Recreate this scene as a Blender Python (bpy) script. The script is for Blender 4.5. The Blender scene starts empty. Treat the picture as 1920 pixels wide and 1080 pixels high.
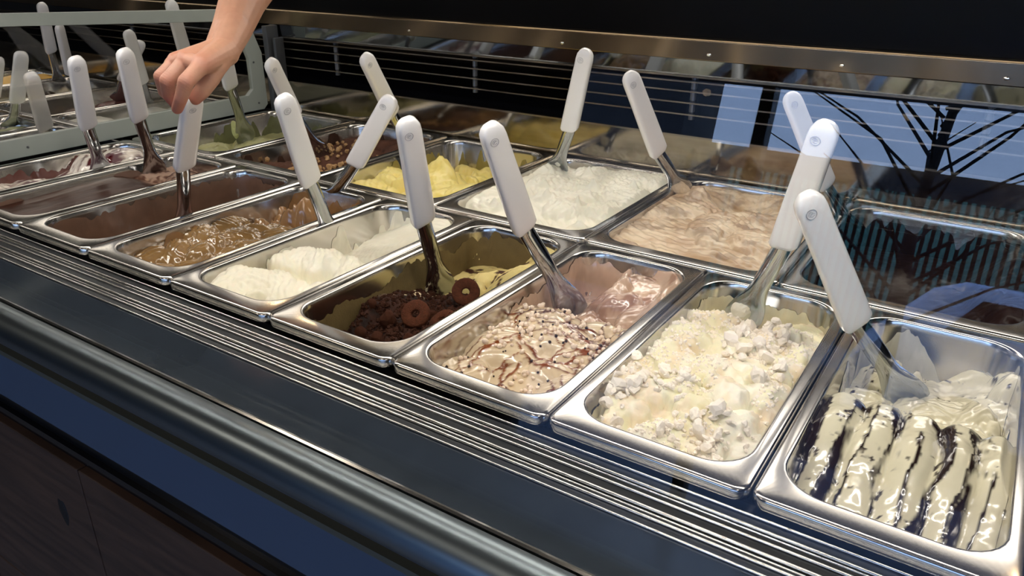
import bpy, bmesh, math, random
import numpy as np
from mathutils import Vector, Matrix
random.seed(7); rng = np.random.default_rng(7)
S = bpy.context.scene
C = S.collection
PI = math.pi

# ------------------------------------------------------------------ camera
cam_d = bpy.data.cameras.new('camera'); cam = bpy.data.objects.new('camera', cam_d); C.objects.link(cam)
cam_d.sensor_width = 36; cam_d.lens = 26.94; cam_d.clip_start = .01; cam_d.clip_end = 200
cam.matrix_world = Matrix(((.83543, -.22950, .49938, 1.0982), (.54955, .33807, -.76400, -.4502), (.00651, .91271, .40856, .35268), (0, 0, 0, 1)))
S.camera = cam
# ------------------------------------------------------------------ colour management and light
S.view_settings.view_transform = 'Standard'; S.view_settings.look = 'None'
S.view_settings.gamma = 1; S.view_settings.use_curve_mapping = False
S.view_settings.exposure = 0.0
W = bpy.data.worlds.new('sky'); S.world = W; W.use_nodes = True
nt = W.node_tree; bg = nt.nodes['Background']
tc = nt.nodes.new('ShaderNodeTexCoord'); sp = nt.nodes.new('ShaderNodeSeparateXYZ'); cr = nt.nodes.new('ShaderNodeValToRGB')
nt.links.new(tc.outputs['Generated'], sp.inputs[0]); nt.links.new(sp.outputs['Z'], cr.inputs[0]); nt.links.new(cr.outputs[0], bg.inputs[0])
cr.color_ramp.elements[0].color = (.42, .60, .95, 1); cr.color_ramp.elements[1].color = (.13, .30, .80, 1)
bg.inputs[1].default_value = 6.0


def area(name, loc, target, sx, sy, power, col, spread=PI):
    l = bpy.data.lights.new(name, 'AREA'); l.shape = 'RECTANGLE'; l.size = sx; l.size_y = sy; l.energy = power; l.color = col; l.spread = spread
    o = bpy.data.objects.new(name, l); C.objects.link(o); o.location = loc
    d = (Vector(target) - Vector(loc)).normalized()
    x = Vector((1, 0, 0)); z = -d; y = z.cross(x).normalized(); x = y.cross(z)
    o.matrix_world = Matrix(((x.x, y.x, z.x, loc[0]), (x.y, y.y, z.y, loc[1]), (x.z, y.z, z.z, loc[2]), (0, 0, 0, 1)))
    return o


area('case_strip_lamp', (.50, .055, .4175), (.50, .20, 0), 1.66, .018, 5.6, (1, .93, .84))
area('neighbour_strip_lamp', (-1.25, .055, .4175), (-1.25, .24, 0), 1.66, .018, 2.2, (1, .93, .84))
area('light_bar_lamp', (.55, .80, .6175), (.55, .20, 0), 1.60, .30, 8.5, (1, .93, .84))
area('light_bar_lamp', (-1.30, .80, .6175), (-1.30, .20, 0), 1.60, .30, 2.6, (1, .93, .84))
for k, (lx, ly) in enumerate([(-1.5, 1.6), (.3, 1.75), (1.7, 1.6)]):
    l = bpy.data.lights.new('ceiling_spot_lamp', 'POINT'); l.energy = 3.0; l.color = (1, .72, .42); l.shadow_soft_size = .04
    o = bpy.data.objects.new('ceiling_spot_lamp', l); C.objects.link(o); o.location = (lx, ly, 1.48)
for lx in (-1.2, .6, 2.2): area('front_fill_lamp', (lx, -1.5, 1.58), (lx, -1.2, 0), .5, .5, 7, (1, .86, .70))  # unseen fill lamps added to brighten the sides facing the customers
po = area('window_portal', (1.1, -2.69, -.065), (1.1, 0, -.065), 3.4, 1.81, 1, (1, 1, 1)); po.data.cycles.is_portal = True

# ------------------------------------------------------------------ helpers


def s2l(c):
    c = np.asarray(c, float) / 255.
    return np.where(c <= .04045, c / 12.92, ((c + .055) / 1.055) ** 2.4)


def prop(o, label=None, cat=None, group=None, kind=None):
    if label: o['label'] = label
    if cat: o['category'] = cat
    if group: o['group'] = group
    if kind: o['kind'] = kind
    return o


def thing(name, label, cat, loc=(0, 0, 0), group=None):
    o = bpy.data.objects.new(name, None); C.objects.link(o); o.location = loc; o.empty_display_size = .02
    return prop(o, label, cat, group)


class MB:
    def __init__(s): s.v = []; s.f = []; s.sm = True

    def add(s, v, f):
        n = len(s.v); s.v += [tuple(map(float, p)) for p in v]; s.f += [tuple(i + n for i in q) for q in f]; return s

    def box(s, a, b):
        x0, y0, z0 = a; x1, y1, z1 = b
        return s.add([(x0, y0, z0), (x1, y0, z0), (x1, y1, z0), (x0, y1, z0), (x0, y0, z1), (x1, y0, z1), (x1, y1, z1), (x0, y1, z1)],
                     [(0, 3, 2, 1), (4, 5, 6, 7), (0, 1, 5, 4), (1, 2, 6, 5), (2, 3, 7, 6), (3, 0, 4, 7)])

    def prism(s, prof, x0, x1):  # closed (y, z) profile extruded along x
        n = len(prof)
        return s.add([(x0, y, z) for y, z in prof] + [(x1, y, z) for y, z in prof],
                     [tuple(range(n))[::-1], tuple(range(n, 2 * n))] + [(i, (i + 1) % n, n + (i + 1) % n, n + i) for i in range(n)])

    def prism_x(s, prof, x0, x1):  # closed (y, z) profile with thickness along x
        return s.prism(prof, x0, x1)

    def prism_y(s, prof, y0, y1):  # closed (x, z) profile
        n = len(prof)
        return s.add([(x, y0, z) for x, z in prof] + [(x, y1, z) for x, z in prof],
                     [tuple(range(n)), tuple(range(n, 2 * n))[::-1]] + [(i, n + i, n + (i + 1) % n, (i + 1) % n) for i in range(n)])

    def loops(s, L, cap0=True, cap1=True):
        n = len(L[0]); v = [p for l in L for p in l]; f = []
        for k in range(len(L) - 1):
            for i in range(n):
                j = (i + 1) % n; f.append((k * n + i, k * n + j, (k + 1) * n + j, (k + 1) * n + i))
        if cap0: f.append(tuple(range(n))[::-1])
        if cap1: f.append(tuple(range((len(L) - 1) * n, len(L) * n)))
        return s.add(v, f)

    def tube(s, pts, rads, n=12):
        pts = [Vector(p) for p in pts]; L = []
        ref = None
        for i, p in enumerate(pts):
            d = (pts[min(i + 1, len(pts) - 1)] - pts[max(i - 1, 0)]).normalized()
            if ref is None:
                ref = d.cross(Vector((0, 0, 1)))
                if ref.length < .1: ref = d.cross(Vector((1, 0, 0)))
            ref = (ref - d * ref.dot(d)).normalized(); b = d.cross(ref)
            r = rads[i] if hasattr(rads, '__len__') else rads
            L.append([p + ref * (math.cos(2 * PI * k / n) * r) + b * (math.sin(2 * PI * k / n) * r) for k in range(n)])
        return s.loops(L)

    def build(s, name, mat, parent=None, smooth=True, bevel=0, angle=35):
        me = bpy.data.meshes.new(name); me.from_pydata(s.v, [], s.f); me.materials.append(mat); me.validate(); me.update()
        o = bpy.data.objects.new(name, me); C.objects.link(o)
        if parent: o.parent = parent
        if bevel:
            m = o.modifiers.new('bevel', 'BEVEL'); m.width = bevel; m.segments = 2; m.limit_method = 'ANGLE'
        if smooth:
            me.shade_smooth() if hasattr(me, 'shade_smooth') else None
            me.set_sharp_from_angle(angle=math.radians(angle))
        return o


# ------------------------------------------------------------------ materials
M = {}


def mat(name, col=(200, 200, 200), rough=.5, metal=0, coat=0, spec=.5, bump=0, bscale=200, noise=0, nscale=5, stretch=None, sss=0, attr=False, ior=1.5, coat_rough=.05):
    m = bpy.data.materials.new(name); m.use_nodes = True; nt = m.node_tree; b = nt.nodes['Principled BSDF']; L = nt.links
    c = tuple(s2l(col)) + (1,)
    b.inputs['Base Color'].default_value = c; b.inputs['Roughness'].default_value = rough; b.inputs['Metallic'].default_value = metal
    b.inputs['Coat Weight'].default_value = coat; b.inputs['Coat Roughness'].default_value = coat_rough; b.inputs['Specular IOR Level'].default_value = spec
    tcn = nt.nodes.new('ShaderNodeTexCoord'); mp = nt.nodes.new('ShaderNodeMapping'); L.new(tcn.outputs['Object'], mp.inputs[0])
    if stretch: mp.inputs['Scale'].default_value = stretch
    src = None
    if attr:
        a = nt.nodes.new('ShaderNodeAttribute'); a.attribute_name = 'Col'; src = a.outputs['Color']; L.new(src, b.inputs['Base Color'])
    if noise:
        n = nt.nodes.new('ShaderNodeTexNoise'); n.inputs['Scale'].default_value = nscale; n.inputs['Detail'].default_value = 5; L.new(mp.outputs[0], n.inputs[0])
        mx = nt.nodes.new('ShaderNodeMix'); mx.data_type = 'RGBA'; mx.blend_type = 'MULTIPLY'
        rp = nt.nodes.new('ShaderNodeValToRGB'); rp.color_ramp.elements[0].position = .3; rp.color_ramp.elements[1].position = .7
        rp.color_ramp.elements[0].color = (1 - noise,) * 3 + (1,); L.new(n.outputs[0], rp.inputs[0])
        mx.inputs[0].default_value = 1; mx.inputs[6].default_value = c
        if src: L.new(src, mx.inputs[6])
        L.new(rp.outputs[0], mx.inputs[7]); L.new(mx.outputs[2], b.inputs['Base Color'])
    if bump:
        n = nt.nodes.new('ShaderNodeTexNoise'); n.inputs['Scale'].default_value = bscale; n.inputs['Detail'].default_value = 4; L.new(mp.outputs[0], n.inputs[0])
        bp = nt.nodes.new('ShaderNodeBump'); bp.inputs['Strength'].default_value = bump; bp.inputs['Distance'].default_value = .001
        L.new(n.outputs[0], bp.inputs['Height']); L.new(bp.outputs[0], b.inputs['Normal'])
    if sss:
        b.inputs['Subsurface Weight'].default_value = sss; b.inputs['Subsurface Scale'].default_value = .006; b.inputs['Subsurface Radius'].default_value = (1, .6, .4)
    M[name] = m; return m


def glass(name, tint=(1, 1, 1), refl=1.0):
    m = bpy.data.materials.new(name); m.use_nodes = True; nt = m.node_tree; L = nt.links; nt.nodes.clear()
    out = nt.nodes.new('ShaderNodeOutputMaterial'); mx = nt.nodes.new('ShaderNodeMixShader'); tr = nt.nodes.new('ShaderNodeBsdfTransparent'); gl = nt.nodes.new('ShaderNodeBsdfGlossy')
    gl.inputs['Roughness'].default_value = 0; tr.inputs[0].default_value = tint + (1,)
    g = nt.nodes.new('ShaderNodeNewGeometry'); d = nt.nodes.new('ShaderNodeVectorMath'); d.operation = 'DOT_PRODUCT'
    L.new(g.outputs['Incoming'], d.inputs[0]); L.new(g.outputs['Normal'], d.inputs[1])
    def mt(op, a, b_):
        n = nt.nodes.new('ShaderNodeMath'); n.operation = op
        for i, x in enumerate((a, b_)):
            if x is None: continue
            if hasattr(x, 'links'): L.new(x, n.inputs[i])
            else: n.inputs[i].default_value = x
        return n.outputs[0]
    ab = mt('ABSOLUTE', d.outputs['Value'], None); om = mt('SUBTRACT', 1.0, ab); p5 = mt('POWER', om, 5.0); f = mt('ADD', mt('MULTIPLY', p5, .957 * refl), .043 * refl)
    L.new(f, mx.inputs[0]); L.new(tr.outputs[0], mx.inputs[1]); L.new(gl.outputs[0], mx.inputs[2]); L.new(mx.outputs[0], out.inputs[0])
    M[name] = m; return m


def emis(name, col, strength):
    m = bpy.data.materials.new(name); m.use_nodes = True; b = m.node_tree.nodes['Principled BSDF']
    b.inputs['Emission Color'].default_value = tuple(s2l(col)) + (1,); b.inputs['Emission Strength'].default_value = strength; M[name] = m; return m


mat('pan_steel', (206, 203, 198), .18, 1, noise=.10, nscale=30)
mat('chrome', (176, 180, 186), .09, 1)
mat('track_metal', (26, 31, 37), .3, 0, spec=.6)
mat('bead_metal', (235, 235, 230), .14, 1)
mat('bumper_metal', (150, 162, 168), .34, 1, noise=.15, nscale=20, stretch=(.3, 8, 8))
mat('black', (10, 11, 13), .35)
mat('black_gloss', (9, 11, 16), .06)
mat('door_black', (5, 6, 9), .3, spec=.1)
mat('deck_glass', (46, 54, 64), .12, noise=.2, nscale=30)
mat('well_black', (16, 17, 19), .45)
mat('sky_tint_panel', (70, 86, 108), .4, .2)  # blue of reflected daylight is put into this base colour
mat('strip_green', (96, 98, 88), .4, .5)
mat('rear_mirror', (150, 142, 128), .10, 1, noise=.25, nscale=10, stretch=(1, 1, 8))
mat('rear_gloss', (120, 126, 132), .05, 1)
mat('louvre_metal', (60, 62, 66), .13, 1)
mat('louvre_edge', (140, 132, 120), .25, 1)
mat('rail_steel_ceiling_tint', (150, 132, 108), .22, 1, noise=.25, nscale=6, stretch=(3, 1, 1))  # brown of the warm ceiling's reflection is put into the steel colour
mat('post_grey', (105, 108, 112), .35, .6)
mat('divider_white', (158, 166, 160), .38, noise=.06, nscale=40)
mat('handle_white', (238, 238, 238), .32, 0, coat=.9, coat_rough=.03, bump=.03, bscale=25)
mat('wood', (74, 52, 38), .55, noise=.55, nscale=7, stretch=(1.2, 1, 12), bump=.3, bscale=120)
mat('knot', (14, 9, 7), .6)
mat('gel_soft', attr=True, rough=.38, bump=.25, bscale=500, coat=.25, coat_rough=.2, sss=.12)
mat('gel_dark', attr=True, rough=.3, bump=.05, bscale=120, coat=0, spec=.07)
mat('gel_gloss', attr=True, rough=.2, bump=.08, bscale=120, coat=.8, coat_rough=.06)
mat('gel_rough', attr=True, spec=.2, rough=.6, bump=.6, bscale=700, sss=.06)
mat('cookie', (92, 52, 34), .9, spec=.15, bump=1, bscale=900, noise=.4, nscale=300)
mat('crumb', (66, 38, 26), .85, spec=.12, bump=1, bscale=900, noise=.4, nscale=200)
mat('pearl', (242, 222, 200), .35)
mat('choc_bead', (38, 22, 18), .3)
mat('meringue', (254, 246, 232), .85)
mat('hazelnut', (184, 146, 98), .6, noise=.35, nscale=200)
mat('skin', attr=True, rough=.5, bump=.35, bscale=260, sss=.12, noise=.1, nscale=120)
mat('nail', (214, 160, 146), .3)
mat('sleeve', (206, 194, 168), .85, bump=.5, bscale=900)
mat('wall_paint', (44, 42, 42), .8, noise=.1)
mat('floor_tile', (128, 126, 124), .35, noise=.2, nscale=3)
mat('ceiling_paint', (70, 62, 54), .8)
mat('frame_dark', (26, 28, 32), .4)
mat('asphalt', (62, 64, 68), .9, noise=.3, nscale=30)
mat('paving', (120, 122, 126), .85, noise=.25, nscale=8)
mat('facade', (62, 58, 56), .8, noise=.12, nscale=2)
mat('green_panel', (96, 150, 128), .5)
mat('car_white', (228, 234, 244), .25, coat=1)
mat('car_glass', (16, 20, 28), .06)
mat('tyre', (18, 18, 19), .8)
mat('tail_red', (170, 16, 20), .2)
mat('bark', (44, 36, 30), .9, noise=.3)
mat('leaf', (34, 62, 30), .7)
glass('pane_glass'); glass('shop_glass')
emis('strip_diffuser', (255, 242, 222), 3)
emis('bar_diffuser', (255, 242, 222), 1.2)

# ------------------------------------------------------------------ numpy noise


def h2(a, b, s): 
    t = np.sin(a * 127.1 + b * 311.7 + s * 74.7) * 43758.5453
    return t - np.floor(t)


def vn(x, y, s=0):
    xi = np.floor(x); yi = np.floor(y); fx = x - xi; fy = y - yi
    fx = fx * fx * fx * (fx * (fx * 6 - 15) + 10); fy = fy * fy * fy * (fy * (fy * 6 - 15) + 10)
    return (h2(xi, yi, s) * (1 - fx) + h2(xi + 1, yi, s) * fx) * (1 - fy) + (h2(xi, yi + 1, s) * (1 - fx) + h2(xi + 1, yi + 1, s) * fx) * fy


def fbm(x, y, f, s=0, o=4):
    r = 0; a = .5; t = 0
    for k in range(o):
        x, y = x * .8 - y * .6, x * .6 + y * .8
        r = r + a * vn(x * f + 13.3 * k, y * f + 7.1 * k, s + k); t += a; a *= .5; f *= 2.03
    return r / t


def sst(a, b, x):
    t = np.clip((x - a) / (b - a), 0, 1); return t * t * (3 - 2 * t)


def mixc(a, b, t):
    t = np.clip(t, 0, 1)[..., None]; return a * (1 - t) + b * t


def solid(X, c): return np.ones(X.shape + (3,)) * s2l(c)


def domes(X, Y, n, r0, r1, hr, s, box, wf=40, wa=.006, ridge=.0006, rk=900, lift=None):
    """smooth overlapping scoops: returns height field >= 0"""
    g = np.random.default_rng(s)
    wx = X + (fbm(X, Y, wf, s) - .5) * 2 * wa; wy = Y + (fbm(X, Y, wf, s + 9) - .5) * 2 * wa
    H = np.zeros_like(X)
    for i in range(n):
        cx = g.uniform(box[0], box[1]); cy = g.uniform(box[2], box[3]); ra = g.uniform(r0, r1); rb = ra * g.uniform(.45, .9); th = g.uniform(0, PI)
        dx = wx - cx; dy = wy - cy; a = dx * math.cos(th) + dy * math.sin(th); b = -dx * math.sin(th) + dy * math.cos(th)
        d = np.sqrt((a / ra) ** 2 + (b / rb) ** 2)
        k = hr * g.uniform(.6, 1.15) * np.sqrt(np.clip(1 - d * d, 0, 1))
        k = k + (d < 1) * ridge * np.sin((b + .3 * a) * rk + 3 * a / ra) * np.clip(1 - d, 0, .4) * 2.5
        if lift is not None: k = k + (d < 1) * lift * g.uniform(0, 1)
        H = np.maximum(H, k)
    return H


def folds(X, Y, k, s, wa=.012, sharp=.6, th=.6):
    wx = X + (fbm(X, Y, 24, s) - .5) * 2 * wa; wy = Y + (fbm(X, Y, 24, s + 4) - .5) * 2 * wa
    a = wx * math.cos(th) + wy * math.sin(th) + 1.2 * wx * wy * 6
    return np.abs(np.sin(a * PI * k)) ** sharp * (.35 + .65 * sst(.3, .7, fbm(X, Y, 20, s + 8)))


def cvr(t, s, f=12):
    return np.clip(.5 + 1.7 * (fbm(t * f, t * 0 + s, 2.2, s, 6) - .5) + .18 * (fbm(t * f, t * 0 + s, 9, s + 2, 3) - .5), 0, 1)


# ------------------------------------------------------------------ the room and the street (setting)
def struct(name, mb, m, smooth=False):
    o = mb.build(name, M[m], smooth=smooth); o['kind'] = 'structure'; return o


struct('floor', MB().box((-3.2, -2.7, -1.06), (3.6, 2.4, -1.0)), 'floor_tile')
struct('ceiling', MB().box((-3.2, -2.7, 1.6), (3.6, 2.4, 1.66)), 'ceiling_paint')
struct('wall_left', MB().box((-3.3, -2.7, -1.0), (-3.2, 2.4, 1.6)), 'wall_paint')
struct('wall_right', MB().box((3.6, -2.7, -1.0), (3.7, 2.4, 1.6)), 'wall_paint')
struct('wall_back', MB().box((-3.2, 2.4, -1.0), (3.6, 2.5, 1.6)), 'wall_paint')
wf = MB().box((-3.2, -2.8, -1.0), (-.6, -2.7, 1.6)).box((2.8, -2.8, -1.0), (3.6, -2.7, 1.6)).box((-.6, -2.8, -1.0), (2.8, -2.7, -.97)).box((-.6, -2.8, .84), (2.8, -2.7, 1.6))
struct('wall_front', wf, 'wall_paint')
win = bpy.data.objects.new('window_1', None); C.objects.link(win); win['kind'] = 'structure'
fr = MB()
for x in (-.6, .25, 1.9, 2.75): fr.box((x, -2.79, -.97), (x + .05, -2.71, .84))
fr.box((-.6, -2.79, -.97), (2.8, -2.71, -.92)).box((-.6, -2.79, .79), (2.8, -2.71, .84))
fr.build('window_frame', M['frame_dark'], win, smooth=False)
MB().box((-.6, -2.755, -.95), (2.8, -2.749, .82)).build('window_pane', M['shop_glass'], win, smooth=False)
struct('ground', MB().box((-14, -16, -1.36), (16, -2.8, -1.3)), 'asphalt')
struct('pavement', MB().box((-14, -5.0, -1.3), (16, -2.8, -1.18)), 'paving')
struct('pavement_far', MB().box((-14, -12, -1.3), (16, -9.6, -1.18)), 'paving')

b = thing('building', 'grey-blue building with pale green corrugated cladding across the street', 'building', (0, -12, -1.18))
bm_ = MB().box((-12, -2, 0), (-3.6, -.3, 8.0)).box((-3.6, -2, 0), (14, -.3, 2.75)); bm_.build('wall', M['facade'], b, smooth=False)
for x0 in (-9, -5.5, -3.4, 3.2, 7.5):
    MB().box((x0, -.34, .9), (x0 + 2.2, -.26, 2.5)).build('window', M['car_glass'], b, smooth=False)
rib = MB()
for i in range(46):
    x = -2.6 + i * .115; rib.box((x, -.3, .2), (x + .06, -.2, 2.4))
rib.build('corrugated_panel', M['green_panel'], b, smooth=False)

car = thing('car', 'white estate car parked on the street, seen mirrored in the front glass', 'car', (.45, -6.9, -1.3))
prof = [(0, .35), (-.02, .75), (.05, .95), (.42, 1.38), (.62, 1.47), (2.2, 1.5), (2.7, 1.4), (3.35, 1.0), (4.1, .86), (4.3, .7), (4.32, .35)]
n = len(prof); L = []
for y, k in ((-.86, .94), (-.8, 1), (.8, 1), (.86, .94)):
    L.append([(2.15 + (x - 2.15) * (k if z > .9 else 1), y * (1 if z < .96 else .86), z * (k if z > 1 else 1)) for x, z in prof])
MB().loops(L).build('body', M['car_white'], car, bevel=.03)
for y in (-.86, .84):
    MB().prism_y([(.5, 1.02), (.75, 1.36), (2.1, 1.38), (2.6, 1.3), (3.05, 1.02)], y * .9, y * .9 + .03).build('side_window', M['car_glass'], car, smooth=False)
    for x in (.8, 3.5):
        w = MB().tube([(x, y - .02 * (1 if y > 0 else -1) - .09, .33), (x, y + .11, .33)], .33, 24).build('wheel', M['tyre'], car)
    MB().box((-.03, y * .8 - .12, .78), (.16, y * .8 + .12, .93)).build('tail_light', M['tail_red'], car, smooth=False)
tree = thing('tree', 'bare dark street tree outside the shop window', 'tree', (.75, -4.7, -1.18))
tm = MB().tube([(0, 0, 0), (.03, .02, .9), (-.02, 0, 1.7), (.1, .05, 2.9)], [.05, .045, .035, .015])
for i in range(34):
    z = 1.0 + i * .05; a = i * 2.4; r = .9
    p = Vector((0, 0, z)); q = p + Vector((math.cos(a) * r * .5, math.sin(a) * r * .4, .35)); e = q + Vector((math.cos(a + .5) * r * .6, math.sin(a + .5) * .3, .25))
    tm.tube([p, q, e], [.012, .008, .003], 6)
tm.build('branches', M['bark'], tree)

# ------------------------------------------------------------------ the display case
case = thing('display_case', 'long glass-fronted steel gelato display case holding all the pans', 'display case', (0, 0, 0))
X0, X1 = -2.2, 1.75


def part(mb, name, m, smooth=True, bevel=0, label=None, parent=None, angle=35):
    o = mb.build(name, M[m], parent or case, smooth=smooth, bevel=bevel, angle=angle)
    if label: o['label'] = label
    return o


# pan well
wl = MB().box((X0, .0, -.16), (X1, .76, -.15)).box((X0, -.03, -.15), (X1, -.006, -.028)).box((X0, .757, -.15), (X1, .77, -.002)); part(wl, 'pan_well', 'well_black', False)
for y0, y1, z in ((.374, .3795, -.006),): part(MB().box((X0, y0, -.14), (X1, y1, z)), 'cross_bar', 'track_metal', False)
part(MB().box((X0, -.004, -.03), (X1, .012, -.013)), 'pan_ledge', 'black', False)
# track rails in front of the pans
def bead(y, z, r, name='track_rail', m='bead_metal'):
    return part(MB().prism([(y + r * math.cos(a), z + r * math.sin(a)) for a in np.linspace(0, 2 * PI, 13)[:-1]], X0, X1), name, m)


part(MB().prism([(-.004, -.010), (-.049, -.0165), (-.049, -.03), (-.004, -.03)], X0, X1), 'track_base', 'track_metal', False, label='dark grooved metal track along the front of the pans')
for y, z, r in ((-.0045, -.0088, .0012), (-.0140, -.0100, .0013), (-.0165, -.0115, .0008), (-.0225, -.0118, .0012), (-.0325, -.0130, .0014), (-.0360, -.0142, .0008), (-.0405, -.0142, .0012), (-.0485, -.0158, .0010)):
    bead(y, z, r)
part(MB().prism([(-.049, -.017), (-.108, -.0225), (-.108, -.03), (-.049, -.03)], X0, X1), 'front_deck', 'deck_glass', False, label='glossy blackish sloping deck strip below the tracks')
part(MB().prism([(-.1035, -.0215), (-.1045, -.0195), (-.1065, -.019), (-.108, -.0205), (-.108, -.03), (-.1035, -.03)], X0, X1), 'glass_channel', 'bead_metal')
cy, cz, r = -.1275, -.0305, .0195
part(MB().prism([(-.108, -.05)] + [(cy + r * math.cos(a), cz + r * math.sin(a)) for a in np.linspace(math.radians(38), math.radians(250), 22)] + [(-.108, -.05)][:0], X0, X1), 'bumper', 'bumper_metal', label='brushed grey half-round bumper rail')
part(MB().box((X0, -.112, -.30), (X1, -.09, -.045)), 'front_skirt', 'black', False)
part(MB().box((X0, -.122, -.0865), (X1, -.112, -.0800)), 'trim_strip', 'strip_green', False)
part(MB().box((X0, -.120, -.155), (X1, -.112, -.0865)), 'sky_tint_panel', 'sky_tint_panel', False, label='flat front panel with blue daylight reflection put into its colour')
part(MB().box((X0, -.1185, -.192), (X1, -.110, -.180)), 'lower_groove', 'black_gloss', False)
# wooden cladding boards
xs = [-2.2, -1.55, -.9, -.28, .294, .93, 1.75]
for row, (z1, z0) in enumerate(((-.198, -.500), (-.503, -.80))):
    off = 0 if row == 0 else .21
    for a, b2 in zip(xs[:-1], xs[1:]):
        part(MB().box((a + off + .0012, -.125, z0), (min(b2 + off, X1 + .3) - .0012, -.108, z1)), 'board', 'wood', False, bevel=.0012)
part(MB().box((X0, -.110, -1.0), (X1 + .3, .74, -.17)), 'carcass', 'black', False)
part(MB().tube([(.3, -.1252, -.288), (.3, -.124, -.288)], .0001, 4), 'knot', 'knot') if False else None
kn = MB().loops([[(.2275 + .010 * rr * math.cos(a), -.1255 - d, -.288 + .020 * rr * math.sin(a) * (1 + .2 * math.sin(3 * a))) for a in np.linspace(0, 2 * PI, 17)[:-1]] for rr, d in ((1, -.0005), (.8, .0004), (.3, .0002))]); part(kn, 'wood_knot', 'knot')
# rear: mirror panel, louvres, gloss strip, rail, doors
part(MB().box((X0, .757, -.002), (X1, .763, .0655)), 'rear_mirror_panel', 'rear_mirror', False, label='low polished steel panel mirroring the gelato')
part(MB().box((X0, .7555, .0655), (X1, .764, .0685)), 'rear_panel_edge', 'louvre_edge', False)
part(MB().box((X0, .86, -.002), (X1, .875, .165)), 'grille_back', 'black_gloss', False)
for z in (.098, .117, .1355, .151):
    L = [(.776, z - .0012), (.776, z + .0008), (.84, z + .012), (.84, z + .010)]
    part(MB().prism(L[::-1], X0, X1), 'louvre_slat', 'louvre_metal', False)
    part(MB().box((X0, .7745, z - .0012), (X1, .7765, z + .0012)), 'slat_edge', 'louvre_edge', False)
for x in (-1.3, -.93, -.553, -.1751, .1984, .6431, 1.067, 1.44):
    part(MB().tube([(x, .79, .088), (x, .79, .158)], .0052, 10), 'grille_post', 'post_grey')
part(MB().prism([(.780, .1605), (.790, .1605), (.786, .1855), (.778, .1855)], X0, X1), 'rear_gloss_strip', 'rear_gloss', False, label='narrow mirror-dark strip under the steel rail')
part(MB().box((X0, .7745, .1580), (X1, .79, .1612)), 'strip_edge', 'louvre_edge', False)
part(MB().prism([(.774, .1865), (.795, .1855), (.795, .2185), (.776, .2185), (.7735, .216)], X0, X1), 'rear_rail', 'rail_steel_ceiling_tint', False, bevel=.0008, label='brushed steel rail along the back, warm ceiling reflection put into its colour')
for x in (.668, .868, 1.075, .40, .05):
    part(MB().loops([[(x + rr * math.cos(a), .7735 - d, .196 + rr * .6 * math.sin(a)) for a in np.linspace(0, 2 * PI, 11)[:-1]] for rr, d in ((.004, -.0004), (.0034, .0012), (.0015, .0017))]), 'rail_glint', 'bead_metal')  # bright discs modelled in place of glints from the ceiling spots
part(MB().box((X0, .80, .2185), (X1, .806, .36)), 'rear_door', 'door_black', False, label='black glossy sliding door above the rear rail')
# corner column next to the divider
part(MB().box((-.352, .742, .0), (-.338, .775, .185)).box((-.330, .750, .0), (-.322, .775, .160)), 'corner_column', 'post_grey', False, bevel=.001)
# end walls
for x in (X0 - .01, X1): part(MB().prism([(-.12, -.03), (-.04, .44), (.12, .44), (.80, .22), (.80, -.9), (-.12, -.9)][::-1], x, x + .01), 'end_panel', 'well_black', False)
# front glass leaning back, lamp hood
a80 = math.radians(80.2)
def gl_pt(t, n): return (-.1105 + t * math.cos(a80) + n * math.sin(a80), -.026 + t * math.sin(a80) - n * math.cos(a80))
for xa, xb in ((X0, -.372), (-.368, X1)):
    part(MB().prism([gl_pt(0, 0), gl_pt(.455, 0), gl_pt(.455, .005), gl_pt(0, .005)], xa, xb), 'front_glass', 'pane_glass', False, label='clear front glass pane leaning back over the pans')
part(MB().box((X0, -.04, .424), (X1, .115, .436)), 'lamp_hood', 'black', False, bevel=.002)
for x0, x1 in ((-.34, 1.34), (-2.1, -.4)):
    part(MB().box((x0, .040, .4185), (x1, .070, .424)), 'light_strip', 'strip_diffuser', False)

for lab, x0, x1 in (('long white-lit lamp bar hanging over the serving side of the case', -.25, 1.35), ('second lamp bar hanging over the section beyond the divider', -2.1, -.5)):
    lb = thing('light_bar', lab, 'lamp', ((x0 + x1) / 2, .80, .62)); hl = (x1 - x0) / 2
    part(MB().box((-hl, -.165, .0), (hl, .165, .03)), 'housing', 'black', False, bevel=.003, parent=lb)
    part(MB().box((-hl + .01, -.150, -.002), (hl - .01, .150, .0)), 'diffuser', 'bar_diffuser', False, parent=lb)
    for x in (-hl + .1, hl - .1): part(MB().tube([(x, 0, .03), (x, 0, .98)], .002, 6), 'cable', 'black', parent=lb)

# white framed divider pane
dv = thing('divider_panel', 'grey-white framed glass divider standing left of the cherry pan', 'divider', (-.36, .4, 0))
def ringprof(pts): return [(y - .4, z) for y, z in pts]
outer = ringprof([(-.065, .004), (.725, .004), (.736, .014), (.736, .128), (.705, .212), (.690, .223), (.215, .243), (.02, .2435)])
inner = ringprof([(-.03, .036), (.685, .040), (.700, .052), (.700, .118), (.685, .162), (.655, .200), (.215, .222), (.03, .222)])
n = len(outer); v = []
for x in (-.006, .006):
    v += [(x, y, z) for y, z in outer] + [(x, y, z) for y, z in inner]
f = []
for i in range(n):
    j = (i + 1) % n
    f += [(i, j, n + j, n + i), (2 * n + i, 3 * n + i, 3 * n + j, 2 * n + j), (i, 2 * n + i, 2 * n + j, j), (n + i, n + j, 3 * n + j, 3 * n + i)]
fm = MB().add(v, f); part(fm, 'frame', 'divider_white', False, bevel=.0012, parent=dv)
part(MB().prism([(y, z) for y, z in inner][::-1], -.002, .002), 'pane', 'pane_glass', False, parent=dv)
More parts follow.
